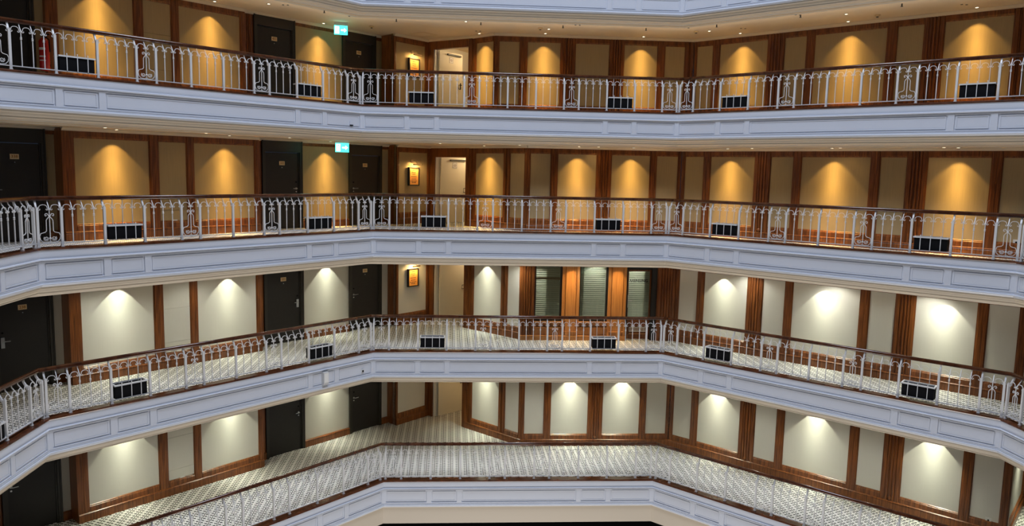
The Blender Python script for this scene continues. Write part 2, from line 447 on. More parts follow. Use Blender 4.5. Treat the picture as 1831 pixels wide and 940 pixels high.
def wall(k, side, where, A, u, s0, s1, panels, style='wood', holes=(), H=None):
    """panels: (x0, x1) wallpaper fields; everything between is timber; x is measured along the wall from A"""
    rz = math.atan2(u[1], u[0]); z = ZF[k]; H = CZ[k]-z if H is None else H
    root = empty('wall_'+side, (A[0], A[1], z), rz)
    tag(root, '%s wall of the %s gallery, %s' % ({'wood': 'wood-framed wallpapered', 'plain': 'plain wallpapered', 'timber': 'timber'}[style], NAME[k], where), 'wall', kind='structure')
    bk = MB(); e = [s0]+[v for h in holes for v in h]+[s1]
    for a, b in zip(e[::2], e[1::2]):
        if b-a > .005: bk.box(a, b, .055, .16, 0, H)
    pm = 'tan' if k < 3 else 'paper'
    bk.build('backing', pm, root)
    e = [s0]+[v for h in sorted(list(panels)+list(holes)) for v in h[:2]]+[s1]
    gaps = [(a, b) for a, b in zip(e[::2], e[1::2]) if b-a > .012]
    top = H-.23
    for p in panels:
        a, b = p[:2]; lo = PB if style == 'wood' else .20
        hi = top if style == 'wood' else H-.16
        if len(p) > 2:                                   # access doors cut into the small field
            zz = [lo]+list(p[2])+[hi]
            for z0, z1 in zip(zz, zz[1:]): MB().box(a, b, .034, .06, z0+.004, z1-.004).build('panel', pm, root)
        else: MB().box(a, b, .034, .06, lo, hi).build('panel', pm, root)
        if style == 'wood':
            MB().prism([(.06, .20), (.0, .20), (.0, .325), (.012, .335), (.012, .352), (.034, PB), (.06, PB)], b-a).build('bottom_rail', 'wood', root, (a, 0, 0))
        MB().prism([(.06, hi), (.034, hi), (.012, hi+.02), (.012, hi+.035), (0, hi+.045), (0, H-.05), (.06, H-.05)], b-a).build('top_rail', 'wood', root, (a, 0, 0))
    for a, b in gaps:
        pr = [(x+a, y) for x, y in stile_profile(b-a)]
        MB().upright(pr, .20, H-.05, .06).build('pilaster' if b-a > .34 else 'stile', 'wood', root)
        if b-a > .34:
            r = MB(); c = (a+b)/2; r.tube([(c, .02, .27), (c, -.02, .27), (c, -.035, .27)], [.045, .045, .02], 10, up=(0, 0, 1)); r.build('rosette', 'wood', root)
    for a, b in zip(([s0]+[h[1] for h in holes]), ([h[0] for h in holes]+[s1])):
        if b-a < .02: continue
        MB().prism([(.06, 0), (-.03, 0), (-.03, .155), (-.024, .165), (-.034, .175), (-.034, .190), (-.012, .205), (.06, .205)], b-a).build('skirting', 'wood', root, (a, 0, 0))
    MB().prism([(.06, H-.075), (-.012, H-.075), (-.02, H-.055), (-.055, H-.025), (-.075, H-.012), (-.075, H), (.06, H)], s1-s0).build('crown_moulding', 'crown', root, (s0, 0, 0))
    return root
ND = [0]
def room_door(k, W, a, b, num, handle, big, where):
    """dark bedroom door set in wall W between a and b"""
    ND[0] += 1
    root = empty('door_%d' % ND[0], (0, 0, 0)); root.matrix_world = W.matrix_basis
    root.location = W.location; root.rotation_euler = W.rotation_euler
    tag(root, 'black-brown room door numbered %s, %s gallery, %s' % (num, NAME[k], where), 'door', kind='structure')
    H = CZ[k]-ZF[k]; f = .075
    fr = MB(); fr.box(a, a+f, -.03, .05, 0, H-.06); fr.box(b-f, b, -.03, .05, 0, H-.06); fr.box(a+f, b-f, -.03, .05, 2.12, H-.06)
    fr.box(a-.012, a+.02, -.045, 0, 0, H-.05); fr.box(b-.02, b+.012, -.045, 0, 0, H-.05)
    fr.box(a+f, a+f+.03, 0, .05, 0, 2.12); fr.box(b-f-.03, b-f, 0, .05, 0, 2.12)
    fr.build('frame', 'frame', root)
    lf = MB().box(a+f+.03, b-f-.03, .02, .05, .01, 2.10).build('leaf', 'door', root)
    pc = (a+b)/2
    pl = MB().box(pc-.085, pc+.085, .010, .02, 1.765, 1.875).build('number_plate', 'brass', root)
    place_text('number', text_mesh(num, .085, 'gold', .002), pl, pc, .0085, 1.82, 1.0)
    MB().tube([(pc, .02, 1.70), (pc, .008, 1.70)], .012, 8).build('peephole', 'chrome', root)
    s = 1 if handle == 'left' else -1
    hx = (a+f+.10) if handle == 'left' else (b-f-.10)
    hm = MB()
    if big:
        hm.box(hx-.035, hx+.035, .0, .02, .97, 1.20)
        hm.tube([(hx, .0, 1.12), (hx, -.045, 1.12), (hx+s*.02, -.05, 1.12), (hx+s*.13, -.05, 1.12)], .012, 6, up=(0, 0, 1))
    else:
        hm.tube([(hx, .02, 1.12), (hx, .008, 1.12)], .028, 10); hm.tube([(hx, .01, 1.12), (hx, -.045, 1.12), (hx+s*.02, -.05, 1.12), (hx+s*.13, -.05, 1.12)], .011, 6, up=(0, 0, 1))
        hm.tube([(hx, .02, 1.03), (hx, .008, 1.03)], .02, 8)
    hm.build('handle', 'chrome', root)
    MB().tube([(hx+(.0 if big else .0), .02, 1.30), (hx, .006, 1.30)], .022, 8).build('lock', 'black', root)
    return root
U1 = (1/R2, 1/R2); U3 = (1/R2, -1/R2); UC = (1.0, 0.0); UV = (0.0, 1.0)
def along(A, u, s, off=0.0): return (A[0]+u[0]*s-u[1]*off, A[1]+u[1]*s+u[0]*off)
NUMS = {1: ('438', '432', '430'), 2: ('338', '332', '331'), 3: ('238', '232', '231'), 4: ('138', '132', '131')}
LIT = []          # (level, wall origin, direction, x along wall, width)
SOCK = []
for k in (1, 2, 3, 4):
    nm = NAME[k]
    if k > 1:
        LM, AL, LF, OB, CE, RI = (-7.0, 11.72), (-7.29, 12.01), (-3.62, 15.10), (-1.4, 14.9), (.26, 13.24), (4.8, 13.24)
    else:
        LM, AL, LF, OB, CE, RI = (-7.42, 12.13), (-7.50, 12.21), (-3.72, 15.0), (-1.35, 15.10), (-.7, 14.45), (5.4, 14.45)
    # left stretch
    fields = [(-4.5, -2.88), (-2.64, -1.98, (.62, 1.46)), (-1.77, -.14)]
    W = wall(k, 'left', 'long left stretch with three fields', LM, U1, -4.75, 0, fields)
    LIT += [(k, LM, U1, -3.69, 1.6), (k, LM, U1, -.96, 1.6)]
    if k > 1: SOCK.append((k, LM, U1, -2.29, .33, 'on the narrow field of the left wall'))
    # returns of the alcoves
    dep = .41 if k > 1 else .11
    for sx, lab in ((-4.75, 'near'), (0, 'middle')):
        P = along(LM, U1, sx, 0)
        rr = MB().box(-.02 if sx else -.02, .02, .0, dep+.05, 0, CZ[k]-ZF[k]-.02).build('trim_%d' % (30+k*3+(1 if sx else 0)), 'wood', None, (P[0]+(.015 if sx else -.015)*U1[0], P[1]+(.015 if sx else -.015)*U1[1], ZF[k]), math.atan2(1, 1))
        tag(rr, 'dark timber alcove return, %s gallery, %s end of the left wall' % (nm, 'camera' if sx else 'far'), 'trim', kind='structure')
    n0, n1, n2 = NUMS[k]
    W = wall(k, 'left', 'door alcove at the left edge', AL, U1, -6.42, -4.70, [(-4.95, -4.72)], 'plain', holes=[(-6.12, -4.96)])
    room_door(k, W, -6.12, -4.96, n0, 'left', k == 3, 'at the far left edge')
    end = 4.79 if k > 1 else 4.85
    W = wall(k, 'left', 'alcove with two doors', AL, U1, 0, end, [(1.58, 3.24), (4.47, end-.01)], 'plain', holes=[(.33, 1.58), (3.24, 4.47)])
    room_door(k, W, .33, 1.58, n1, 'right', k == 3, 'left door of the pair')
    room_door(k, W, 3.24, 4.47, n2, 'left', False, 'right door of the pair')
    LIT.append((k, AL, U1, 2.40, 1.6))
    # end wall of the left stretch running towards the camera
    X0 = along(AL, U1, -6.42)
    wall(k, 'far_left', 'beyond the left door', (X0[0], X0[1]-7.0), UV, 0, 7.0, [(.2, 1.4), (1.7, 3.2), (3.5, 4.1), (4.4, 5.9), (6.15, 6.95)])
    # picture wall
    W = wall(k, 'picture', 'short field beside the fire door', LF, U1, 0, 1.43, [(.09, 1.29)])
    dd = .41 if k > 1 else .5
    rr = MB().box(0, .04, 0, dd+.1, 0, CZ[k]-ZF[k]-.02).build('trim_%d' % (50+k), 'wood', None, (LF[0], LF[1], ZF[k]), math.atan2(1, 1))
    tag(rr, 'dark timber return left of the picture wall, %s gallery' % nm, 'trim', kind='structure')
    # doorway wall and slanted wall
    H = CZ[k]-ZF[k]
    Q = along(LF, U1, 1.43)                 # far corner
    L = math.hypot(OB[0]-Q[0], OB[1]-Q[1]); dwr = empty('door_%d' % (40+k), (Q[0], Q[1], ZF[k]), math.atan2(OB[1]-Q[1], OB[0]-Q[0]))
    tag(dwr, 'open cream fire door in dark timber frame, %s gallery' % nm, 'door', kind='structure')
    fr = MB(); fr.box(-.02, .19, -.02, .16, 0, H-.06); fr.box(L-.12, L+.02, -.02, .16, 0, H-.06); fr.box(.19, L-.12, -.02, .16, 2.13, H-.06)
    fr.build('frame', 'wood', dwr)
    MB().box(.19, .235, .03, .20, 0, 2.13).build('jamb', 'white', dwr)
    MB().prism([(.06, H-.075), (-.012, H-.075), (-.055, H-.025), (-.075, H), (.06, H)], L).build('crown_moulding', 'crown', dwr)
    le = empty('hinge', (.25, .17, 0), math.radians(84), dwr)
    lm = MB().box(0, 1.13, -.045, 0, .01, 2.12).mesh('leaf', 'leaf'); bpy.data.objects.remove(le)
    lf = link('leaf', lm, dwr, (.27, .17, 0), math.radians(83))
    if k < 3:
        pl = MB().box(.46, .66, -.052, -.045, 1.78, 1.98).build('notice_plate', 'white', lf)
        ln = MB()
        for q in ((.475, .645, 1.955, 1.963), (.475, .645, 1.797, 1.805), (.475, .483, 1.805, 1.955), (.637, .645, 1.805, 1.955), (.51, .61, 1.90, 1.915), (.50, .62, 1.865, 1.88), (.52, .60, 1.835, 1.847)): ln.box(q[0], q[1], -.054, -.052, q[2], q[3])
        ln.build('printed_border', 'ink', pl)
    hm = MB(); hm.box(1.02, 1.06, -.055, -.045, 1.0, 1.2); hm.tube([(1.04, -.05, 1.13), (1.04, -.10, 1.13), (.90, -.10, 1.13), (.90, -.09, 1.0), (1.03, -.06, 1.0)], .011, 6, up=(0, 0, 1))
    hm.build('handle', 'black', lf)
    MB().box(.35, 1.0, -.11, -.05, 2.02, 2.07).build('door_closer', 'door', lf)
    # passage behind the fire door
    ps = MB(); ps.box(-.35, -.25, .16, 3.2, 0, H); ps.box(L+.05, L+.15, .16, 3.2, 0, H); ps.box(-.35, L+.15, 3.2, 3.3, 0, H)
    pw = ps.build('wall_passage', 'plaster', None, (Q[0], Q[1], ZF[k]), math.atan2(OB[1]-Q[1], OB[0]-Q[0]))
    tag(pw, 'white passage behind the open fire door, %s gallery' % nm, 'wall', kind='structure')
    if k > 1: wall(k, 'slanted', 'between the fire door and the centre', OB, U3, 0, 2.35, [(.28, 1.41), (1.68, 2.22)]); LIT.append((k, OB, U3, .85, 1.1))
    else: wall(k, 'slanted', 'between the fire door and the centre', OB, U3, 0, .92, [(.17, .86)]); LIT.append((k, OB, U3, .52, .7))
    # centre and right
    if k == 1:
        wall(k, 'centre', 'centre stretch with five fields', CE, UC, 0, 6.1, [(.16, .76), (1.01, 2.0), (2.47, 3.49), (3.96, 4.97), (5.22, 5.82)])
        LIT += [(k, CE, UC, 1.5, 1.0), (k, CE, UC, 4.46, 1.0)]
        wall(k, 'right', 'long right stretch', RI, U3, 0, 9.2, [(.1, .6), (.84, 2.27), (2.77, 3.36), (3.6, 5.4), (5.66, 6.25), (6.72, 8.13), (8.4, 9.0)])
        F3 = along(RI, U3, 9.2)
        wall(k, 'far_right', 'running towards the camera at the right', F3, (0.0, -1.0), 0, 9.0, [(.25, .9), (1.2, 2.8), (3.1, 3.7), (4.1, 5.7), (6.1, 6.7), (7.0, 8.6)])
        LIT += [(k, RI, U3, 1.55, 1.4), (k, RI, U3, 4.5, 1.6), (k, RI, U3, 7.4, 1.4)]
    else:
        if k != 3:
            wall(k, 'centre', 'centre stretch with four fields', CE, UC, 0, 4.54, [(.10, .68), (.90, 2.02), (2.48, 3.61), (3.82, 4.44)])
            LIT += [(k, CE, UC, 1.46, 1.1), (k, CE, UC, 3.05, 1.1)]
        wall(k, 'right', 'long right stretch', RI, U3, 0, 8.70, [(.12, .69), (.92, 2.2), (2.66, 3.25), (3.48, 5.16), (5.4, 5.98), (6.44, 7.71), (7.94, 8.52)])
        LIT += [(k, RI, U3, 1.52, 1.25), (k, RI, U3, 4.30, 1.65), (k, RI, U3, 7.08, 1.25)]
        SOCK.append((k, RI, U3, 8.32, .38, 'on the last field of the right wall'))
        E3 = along(RI, U3, 8.70)
        wall(k, 'far_right', 'side of the recess at the right edge', E3, U1, .02, 2.6, [(.14, 2.45)])
        B3 = along(E3, U1, 2.6)
        wall(k, 'far_right', 'back of the recess at the right edge', B3, U3, 0, 3.4, [(.25, 1.5), (1.8, 3.2)])
        LIT.append((k, E3, U1, 1.4, 1.2))
        F3 = along(B3, U3, 3.4)
        wall(k, 'far_right', 'running towards the camera at the right', F3, (0.0, -1.0), 0, 9.0, [(.25, .9), (1.2, 2.8), (3.1, 3.7), (4.1, 5.7), (6.1, 6.7), (7.0, 8.6)])

# ------------------------------------------------------------------ downlights
ME_RING = MB().tube([(0, 0, 0), (0, 0, -.008), (0, 0, -.012)], [.055, .055, .045], 14, up=(0, 1, 0)).mesh('trim_ring', 'chrome')
ME_LENS = MB().tube([(0, 0, -.0125), (0, 0, -.014)], [.034, .03], 12).mesh('lens', 'lens')
def spot(parent, watt, colr, size, blend, rad=.03, core=.25, skirt=.04):
    """ceiling spot with a photometric profile: a bright core around the axis and a weaker skirt up to the cut-off"""
    l = bpy.data.lights.new('lamp', 'SPOT'); l.energy = watt; l.color = colr; l.spot_size = math.radians(size); l.spot_blend = blend; l.shadow_soft_size = rad
    l.use_nodes = True; n = l.node_tree; em = n.nodes['Emission']; g = n.nodes.new('ShaderNodeNewGeometry'); sp = n.nodes.new('ShaderNodeSeparateXYZ')
    n.links.new(g.outputs['Incoming'], sp.inputs[0]); v = sp.outputs[2]
    for op, a in (('MULTIPLY', None), ('SUBTRACT', 1.0), ('DIVIDE', core*core), ('EXPONENT', None), ('ADD', skirt)):
        m = n.nodes.new('ShaderNodeMath'); m.operation = op; n.links.new(v, m.inputs[0])
        if op == 'MULTIPLY': n.links.new(v, m.inputs[1])
        elif a is not None: m.inputs[1].default_value = a
        v = m.outputs[0]
    n.links.new(v, em.inputs['Strength'])
    o = bpy.data.objects.new('lamp', l); COL.objects.link(o); o.parent = parent; o.location = (0, 0, -.03); return o
def ordin(n): return ['first', 'second', 'third', 'fourth', 'fifth', 'sixth', 'seventh', 'eighth', 'ninth', 'tenth', 'eleventh'][n]
cnt = {}
FIELD = ['first wide field of the left wall', 'second wide field of the left wall', 'wall between the two dark doors', 'slanted wall by the fire door']
def field_name(k, n):
    if n < 4: return FIELD[n]
    r = n-4
    if k != 3:
        if r < 2: return '%s lit field of the centre wall' % ordin(r)
        r -= 2
    return '%s wide field of the right wall' % ordin(r) if r < 3 else 'side of the right-hand recess'
for k, A, u, x, w in LIT:
    off = .24 if k < 3 else .22
    P = along(A, u, x, -off)
    n = cnt.get(k, 0); cnt[k] = n+1
    t = empty('downlight', (P[0], P[1], CZ[k]))
    tag(t, 'recessed %s downlight, %s gallery, above the %s' % ('warm' if k < 3 else 'white', NAME[k], field_name(k, n)), 'downlight', 'wall-washing downlights')
    link('trim_ring', ME_RING, t); link('lens', ME_LENS, t)
    if k < 3: spot(t, SPOT_W[k], WARM, 84, .25, .03, .25, .035)
    else: spot(t, SPOT_W[k], WHITE, 76, .08, .012, .30, .15)
# ------------------------------------------------------------------ sockets
for k, A, u, x, h, where in SOCK:
    P = along(A, u, x, 0.024)
    t = empty('wall_socket', (P[0], P[1], ZF[k]+h), math.atan2(u[1], u[0]))
    tag(t, 'white square power socket %s, %s gallery' % (where, NAME[k]), 'socket', 'power sockets')
    MB().box(-.06, .06, .0, .012, -.06, .06).build('plate', 'white', t)
    MB().tube([(0, 0, 0), (0, -.004, 0)], .020, 10).build('outlet', 'black', t)

# ------------------------------------------------------------------ pictures and picture lamps
def picture(k, A, x):
    z = ZF[k]
    P = along(A, U1, x, .0)
    t = empty('framed_poster', (P[0], P[1], z+1.50), math.radians(45))
    tag(t, 'framed orange poster under a brass picture lamp, %s gallery' % NAME[k], 'picture', 'lit posters beside the fire doors')
    fr = MB()
    for a in ((-.22, .22, .26, .29), (-.22, .22, -.29, -.26), (-.22, -.19, -.26, .26), (.19, .22, -.26, .26)): fr.box(a[0], a[1], -.05, .034, a[2], a[3])
    fr.build('frame', 'door', t)
    sh = MB().box(-.19, .19, -.02, .034, -.26, .26).build('poster', 'art', t)
    b = MB()
    for zz, w in ((.19, .10), (.12, .16), (.06, .12), (-.01, .24), (-.08, .20), (-.14, .26), (-.19, .18)):
        xx = -w/2
        while xx < w/2:
            l = random.uniform(.02, .05); b.box(xx, min(xx+l, w/2), -.0215, -.02, zz-.014, zz+.014); xx += l+.014
    b.build('print_lines', 'ink', sh)
    q = empty('picture_lamp', (P[0], P[1], z+1.86), math.radians(45))
    tag(q, 'small brass picture lamp with loop bracket over the poster, %s gallery' % NAME[k], 'lamp', 'picture lamps')
    MB().tube([(-.05, .034, .12), (-.05, .0, .12)], .05, 12).build('wall_rose', 'brass', q)
    MB().tube([(-.05, 0, .12), (-.05, -.05, .17), (-.03, -.10, .16), (0, -.14, .10), (.02, -.16, .03)], .009, 6, up=(1, 0, 0)).build('arm', 'brass', q)
    MB().tube([(-.14, -.16, .02), (.18, -.16, .02)], .022, 8, up=(0, 0, 1)).build('lamp_shade', 'brass', q)
    l = bpy.data.lights.new('lamp', 'AREA'); l.shape = 'RECTANGLE'; l.size = .26; l.size_y = .03; l.energy = 9.0; l.color = (1, .66, .26)
    o = bpy.data.objects.new('lamp', l); COL.objects.link(o); o.parent = q; o.location = (.02, -.16, -.005); o.rotation_euler = (math.radians(35), 0, 0)
for k in (1, 2, 3): picture(k, (-3.62, 15.10) if k > 1 else (-3.72, 15.0), .68 if k > 1 else .80)

# passage lamps
for k in (1, 2, 3, 4):
    t = empty('passage_light', (-.95, 16.4, CZ[k]-.02))
    tag(t, 'round ceiling light in the passage behind the fire door, %s gallery' % NAME[k], 'ceiling light', 'passage lights')
    MB().tube([(0, 0, .02), (0, 0, -.03)], .12, 16).build('diffuser', 'lens', t)
    l = bpy.data.lights.new('lamp', 'POINT'); l.energy = {1: 26, 2: 26, 3: 14, 4: 18}[k]; l.color = (1, .74, .42); l.shadow_soft_size = .1
    o = bpy.data.objects.new('lamp', l); COL.objects.link(o); o.parent = t; o.location = (0, 0, -.18)

# ------------------------------------------------------------------ gallery shop on the third level
k = 3; H = CZ[3]-ZF[3]
sh = empty('wall_shopfront', (.26, 13.24, ZF[3])); tag(sh, 'timber shopfront with two windows, two cherry piers and a glazed door', 'shopfront', kind='structure')
def pil(a, b, m, name, y=0.0):
    MB().upright([(x+a, yy+y) for x, yy in stile_profile(b-a)], .0, H-.02, .10).build(name, m, sh)
pil(-.14, .32, 'wood', 'pilaster'); pil(4.0, 4.56, 'wood', 'pilaster')
for a, b in ((1.13, 1.65), (2.51, 3.06)):
    MB().upright([(a, .0), (a+.09, .0), (a+.09, .018), (a+.11, .018), (a+.11, -.02), (b-.11, -.02), (b-.11, .018), (b-.09, .018), (b-.09, 0), (b, 0)], .0, H-.02, .10).build('pier', 'pier', sh)
    MB().box(a+.06, b-.06, -.045, 0, .245, .275).build('plinth_ledge', 'pier', sh)
for a, b in ((.32, 1.13), (1.65, 2.51)):
    MB().box(a, b, .03, .10, 0, .56).build('stall_board', 'pier', sh)
    MB().box(a-.02, b+.02, -.05, .12, .53, .565).build('sill', 'pier', sh)
    MB().box(a-.02, b+.02, -.03, .03, .37, .40).build('ledge', 'pier', sh)
    f = MB(); f.box(a, a+.035, .04, .10, .565, H-.02); f.box(b-.06, b, .04, .10, .565, H-.02); f.box(a+.035, b-.06, .04, .10, .565, .66); f.box(a+.035, b-.06, .04, .10, H-.10, H-.02)
    w = f.build('window_frame', 'door', sh)
    MB().box(a+.035, b-.06, .075, .081, .66, H-.10).build('pane', 'glass', w)
MB().prism([(.05, 0), (-.03, 0), (-.03, .11), (-.045, .12), (-.045, .135), (0, .145), (.05, .145)], 3.20).build('skirting', 'pier', sh, (-.14, 0, 0))
MB().box(-.14, 4.56, -.01, .12, H-.14, H-.0).build('header', 'wood', sh)
sd = empty('door_30', (.26, 13.24+.16, ZF[3])); tag(sd, 'glazed shop door lettered MENSING in a dark frame', 'door', kind='structure')
f = MB(); a, b = 3.06, 4.0
f.box(a, a+.06, -.12, .04, 0, H-.12); f.box(b-.16, b, -.10, .04, 0, H-.12); f.box(a+.06, b-.16, -.04, .04, 2.13, H-.12)
f.build('frame', 'door', sd)
lf = MB(); lf.box(a+.06, a+.10, 0, .04, .02, 2.13); lf.box(b-.20, b-.16, 0, .04, .02, 2.13); lf.box(a+.10, b-.20, 0, .04, .02, .16); lf.box(a+.10, b-.20, 0, .04, .40, .66); lf.box(a+.10, b-.20, 0, .04, 2.09, 2.13)
leaf = lf.build('leaf', 'wood', sd)
MB().box(a+.10, b-.20, .015, .022, .66, 2.09).build('pane', 'glass', leaf)
MB().box(a+.10, b-.20, .02, .03, .16, .40).build('kick_panel', 'wood', leaf)
g = MB(); g.box(a+.16, b-.26, -.012, 0, .245, .262); g.box(a+.16, b-.26, -.012, 0, .365, .38)
n = 13
for i in range(n+1):
    x = a+.16+(b-a-.42-.012)*i/n; g.box(x, x+.014, -.010, 0, .262, .365)
g.build('vent_grille', 'white', leaf)
MB().box(a+.16, b-.26, -.02, 0, .17, .19).build('foot_ledge', 'pier', leaf)
hm = MB(); hm.box(a+.065, a+.095, -.02, 0, .98, 1.36); hm.tube([(a+.08, -.01, 1.2), (a+.08, -.06, 1.2), (a+.2, -.06, 1.2)], .011, 6, up=(0, 0, 1)); hm.build('handle', 'chrome', leaf)
pc = (a+.10+b-.20)/2
place_text('lettering', text_mesh('ENSING', .125, 'blackink', .003), leaf, pc+.045, .010, 1.79, 1.0)
mm = MB(); hx = .043; xl = pc-.288
for (xa, xb, ya, yb) in ((.004, .022, -1, 1), (.022, .055, 1, -1), (.055, .088, -1, 1), (.088, .106, 1, -1)):
    a0 = len(mm.v); w = .0068
    for yy in (.007, .013):
        for X, Z in ((xa, ya), (xb, yb)): mm.v += [(xl+X-w, yy, 1.79+Z*hx), (xl+X+w, yy, 1.79+Z*hx)]
    mm.f += [tuple(a0+i for i in q) for q in ((0, 1, 3, 2), (4, 6, 7, 5), (0, 2, 6, 4), (1, 5, 7, 3), (0, 4, 5, 1), (2, 3, 7, 6))]
mm.build('lettering', 'blackink', leaf)
place_text('lettering', text_mesh('GALERIE', .055, 'frost', .0005), leaf, pc, .010, 1.91, 1.35)
# interior: white panels, shelf and downlights added in place of the glass reflection
si = MB(); si.box(-.2, 5.2, 2.9, 3.0, 0, H); si.box(.0, .1, .5, 3.0, 0, H); si.box(4.6, 4.7, .2, 3.0, 0, H)
si = si.build('wall_shop', 'plaster', None, (.26, 13.24, ZF[3])); tag(si, 'white inner walls of the shop behind the glass', 'wall', kind='structure')
pt = MB().box(0, .82, 0, .12, 0, 2.1).build('reflection_panel', 'plaster', None, (2.35, 15.0, ZF[3])); tag(pt, 'white panel added in the shop for the reflection in the middle window', 'partition')
pt = MB().box(0, .55, 0, .12, 0, 2.1).build('reflection_panel', 'plaster', None, (.62, 15.2, ZF[3])); tag(pt, 'white panel added in the shop for the reflection in the left window', 'partition')
pt = MB().box(0, .60, 0, .12, 0, 2.1).build('reflection_panel', 'plaster', None, (3.75, 15.1, ZF[3])); tag(pt, 'white panel added in the shop for the reflection in the glazed door', 'partition')
for x, lab in ((.9, 'left window'), (2.75, 'middle window'), (4.05, 'glazed door')):
    t = empty('downlight', (x, 14.7, CZ[3])); tag(t, 'downlight added in the shop for the bright reflection in the %s' % lab, 'downlight', 'added shop downlights')
    link('trim_ring', ME_RING, t); link('lens', ME_LENS, t); spot(t, 85, (1, .97, .84), 95, .3, .03, .5, .2)
t = empty('reflection_shelf', (.60, 13.95, ZF[3]+1.72)); tag(t, 'pale wooden shelf board added for the reflection in the left shop window', 'shelf')
MB().box(0, .95, 0, .2, 0, .04).build('board', 'pier', t); MB().box(.02, .05, 0, .2, -1.72, 0).build('leg', 'white', t); MB().box(.90, .93, 0, .2, -1.72, 0).build('leg', 'white', t)
ME_SL = {}
for a, b, lab in ((.36, 1.06, 'left shop window'), (1.69, 2.44, 'middle shop window'), (3.17, 3.79, 'glazed shop door')):
    y = .14 if b < 3 else .24
    t = empty('venetian_blind', (.26+a, 13.24+y, ZF[3])); tag(t, 'pale venetian blind with open slats behind the %s' % lab, 'blind', 'shop blinds')
    MB().box(0, b-a, 0, .04, H-.14, H-.10).build('head_rail', 'white', t)
    me = MB().prism([(0, 0), (.022, .010), (.022, .012), (0, .002)], b-a).mesh('slat', 'blind')
    z = .70; 
    while z < H-.16: link('slat', me, t, (0, 0, z)); z += .062
    c = MB()
    for x in (.1, b-a-.1): c.tube([(x, .011, .68), (x, .011, H-.12)], .0015, 3)
    c.build('cord', 'white', t)
for x, w in ((1.39, .5), (2.785, .5)):
    t = empty('downlight', (.26+x, 13.24-.24, CZ[3])); tag(t, 'warm recessed downlight in front of the %s cherry pier' % ('left' if x < 2 else 'right'), 'downlight', 'pier downlights')
    link('trim_ring', ME_RING, t); link('lens', ME_LENS, t); spot(t, 230, (1, .66, .26), 80, .3, .03, .3, .06)

# mid-corridor downlights of the two white-lit galleries (and dim warm ones above)
for k in (2, 3, 4):
    n = 0
    for i in (1, 2, 3):
        A, rz, s = side_frame(k, i)
        for f in (.22, .5, .78):
            x = s*f; y = 1.15
            t = empty('downlight', (A.x+math.cos(rz)*x-math.sin(rz)*y, A.y+math.sin(rz)*x+math.cos(rz)*y, CZ[k]))
            tag(t, 'small round downlight mid ceiling of the %s gallery corridor, %s from the left' % (NAME[k], ordin(n)), 'downlight', 'corridor downlights'); n += 1
            link('trim_ring', ME_RING, t); link('lens', ME_LENS, t)
            if k > 2: spot(t, 62, (.98, .98, .86), 150, .5, .05, .8, .2)
            else: spot(t, 10, (1, .66, .3), 150, .5, .05, .8, .2)

# ------------------------------------------------------------------ exit signs
def exit_sign(k, x, y, drop):
    t = empty('exit_sign', (x, y, CZ[k]), math.radians(12))
    tag(t, 'glowing green exit sign with running figure and arrow, %s gallery' % NAME[k], 'exit sign', 'exit signs')
    MB().box(-.19, .19, -.035, .035, -.05-drop, -.0).build('housing', 'white', t)
    f = MB().box(-.185, .185, -.012, .012, -.30-drop, -.05-drop).build('sign_panel', 'exitgreen', t)
    g = MB(); z = -.175-drop; yy = -.0135
    def bx(a, b, c, d): g.box(a, b, yy, yy+.001, c+z, d+z)
    bx(-.165, -.05, -.10, .10)                                       # doorway
    g.build('doorway_symbol', 'exitwhite', f)
    g = MB()
    g.tube([(-.105, yy-.002, z+.065), (-.105, yy-.003, z+.065)], .018, 8); g.tube([(-.11, yy-.003, z+.04), (-.10, yy-.003, z-.02), (-.13, yy-.003, z-.05), (-.15, yy-.003, z-.05)], .008)
    g.tube([(-.10, yy-.003, z-.02), (-.075, yy-.003, z-.05), (-.08, yy-.003, z-.085)], .008); g.tube([(-.14, yy-.003, z+.0), (-.105, yy-.003, z+.035), (-.07, yy-.003, z+.01)], .007)
    g.build('running_figure', 'exitgreen', f)
    g = MB(); a = len(g.v)
    g.box(0, .10, yy, yy+.001, z-.02, z+.02)
    g.v += [(.09, yy, z+.06), (.16, yy, z), (.09, yy, z-.06)]; g.f.append((8, 9, 10))
    g.build('arrow', 'exitwhite', f)
exit_sign(1, -5.12, 13.55, .04)
exit_sign(2, -4.98, 12.75, .02)

# ------------------------------------------------------------------ ceiling fittings of the top gallery
zc = CZ[1]
for n, (x, y) in enumerate([(-5.32, 11.61), (-3.5, 12.46), (-1.17, 12.54), (1.14, 12.6), (3.5, 12.57), (5.25, 11.76), (6.86, 10.18), (8.57, 8.62)]):
    t = empty('sprinkler_head', (x, y+.35, zc)); tag(t, 'tiny dark sprinkler head on the top gallery ceiling, %s from the left' % ordin(n), 'sprinkler', 'sprinkler heads')
    MB().tube([(0, 0, 0), (0, 0, -.06)], .014, 8).build('stem', 'door', t); MB().tube([(0, 0, -.06), (0, 0, -.068)], .028, 10).build('deflector', 'door', t)
for n, (x, y) in enumerate([(-4.3, 13.97), (.55, 13.4), (5.01, 13.13), (8.71, 10.24)]):
    t = empty('smoke_detector', (x, y, zc)); tag(t, 'small round smoke detector on the top gallery ceiling, %s from the left' % ordin(n), 'smoke detector', 'smoke detectors')
    MB().tube([(0, 0, 0), (0, 0, -.02), (0, 0, -.045)], [.07, .07, .04], 14).build('body', 'brass', t); MB().tube([(0, 0, -.045), (0, 0, -.06)], .03, 10).build('sensor', 'door', t)
for n, (x, y) in enumerate([(-6.61, 11.36), (-1.59, 12.78), (.81, 13.5), (5.35, 13.0), (7.9, 10.24)]):
    t = empty('downlight', (x, y, zc)); tag(t, 'small round downlight mid ceiling of the top gallery, %s from the left' % ordin(n), 'downlight', 'corridor downlights')
    link('trim_ring', ME_RING, t); link('lens', ME_LENS, t)
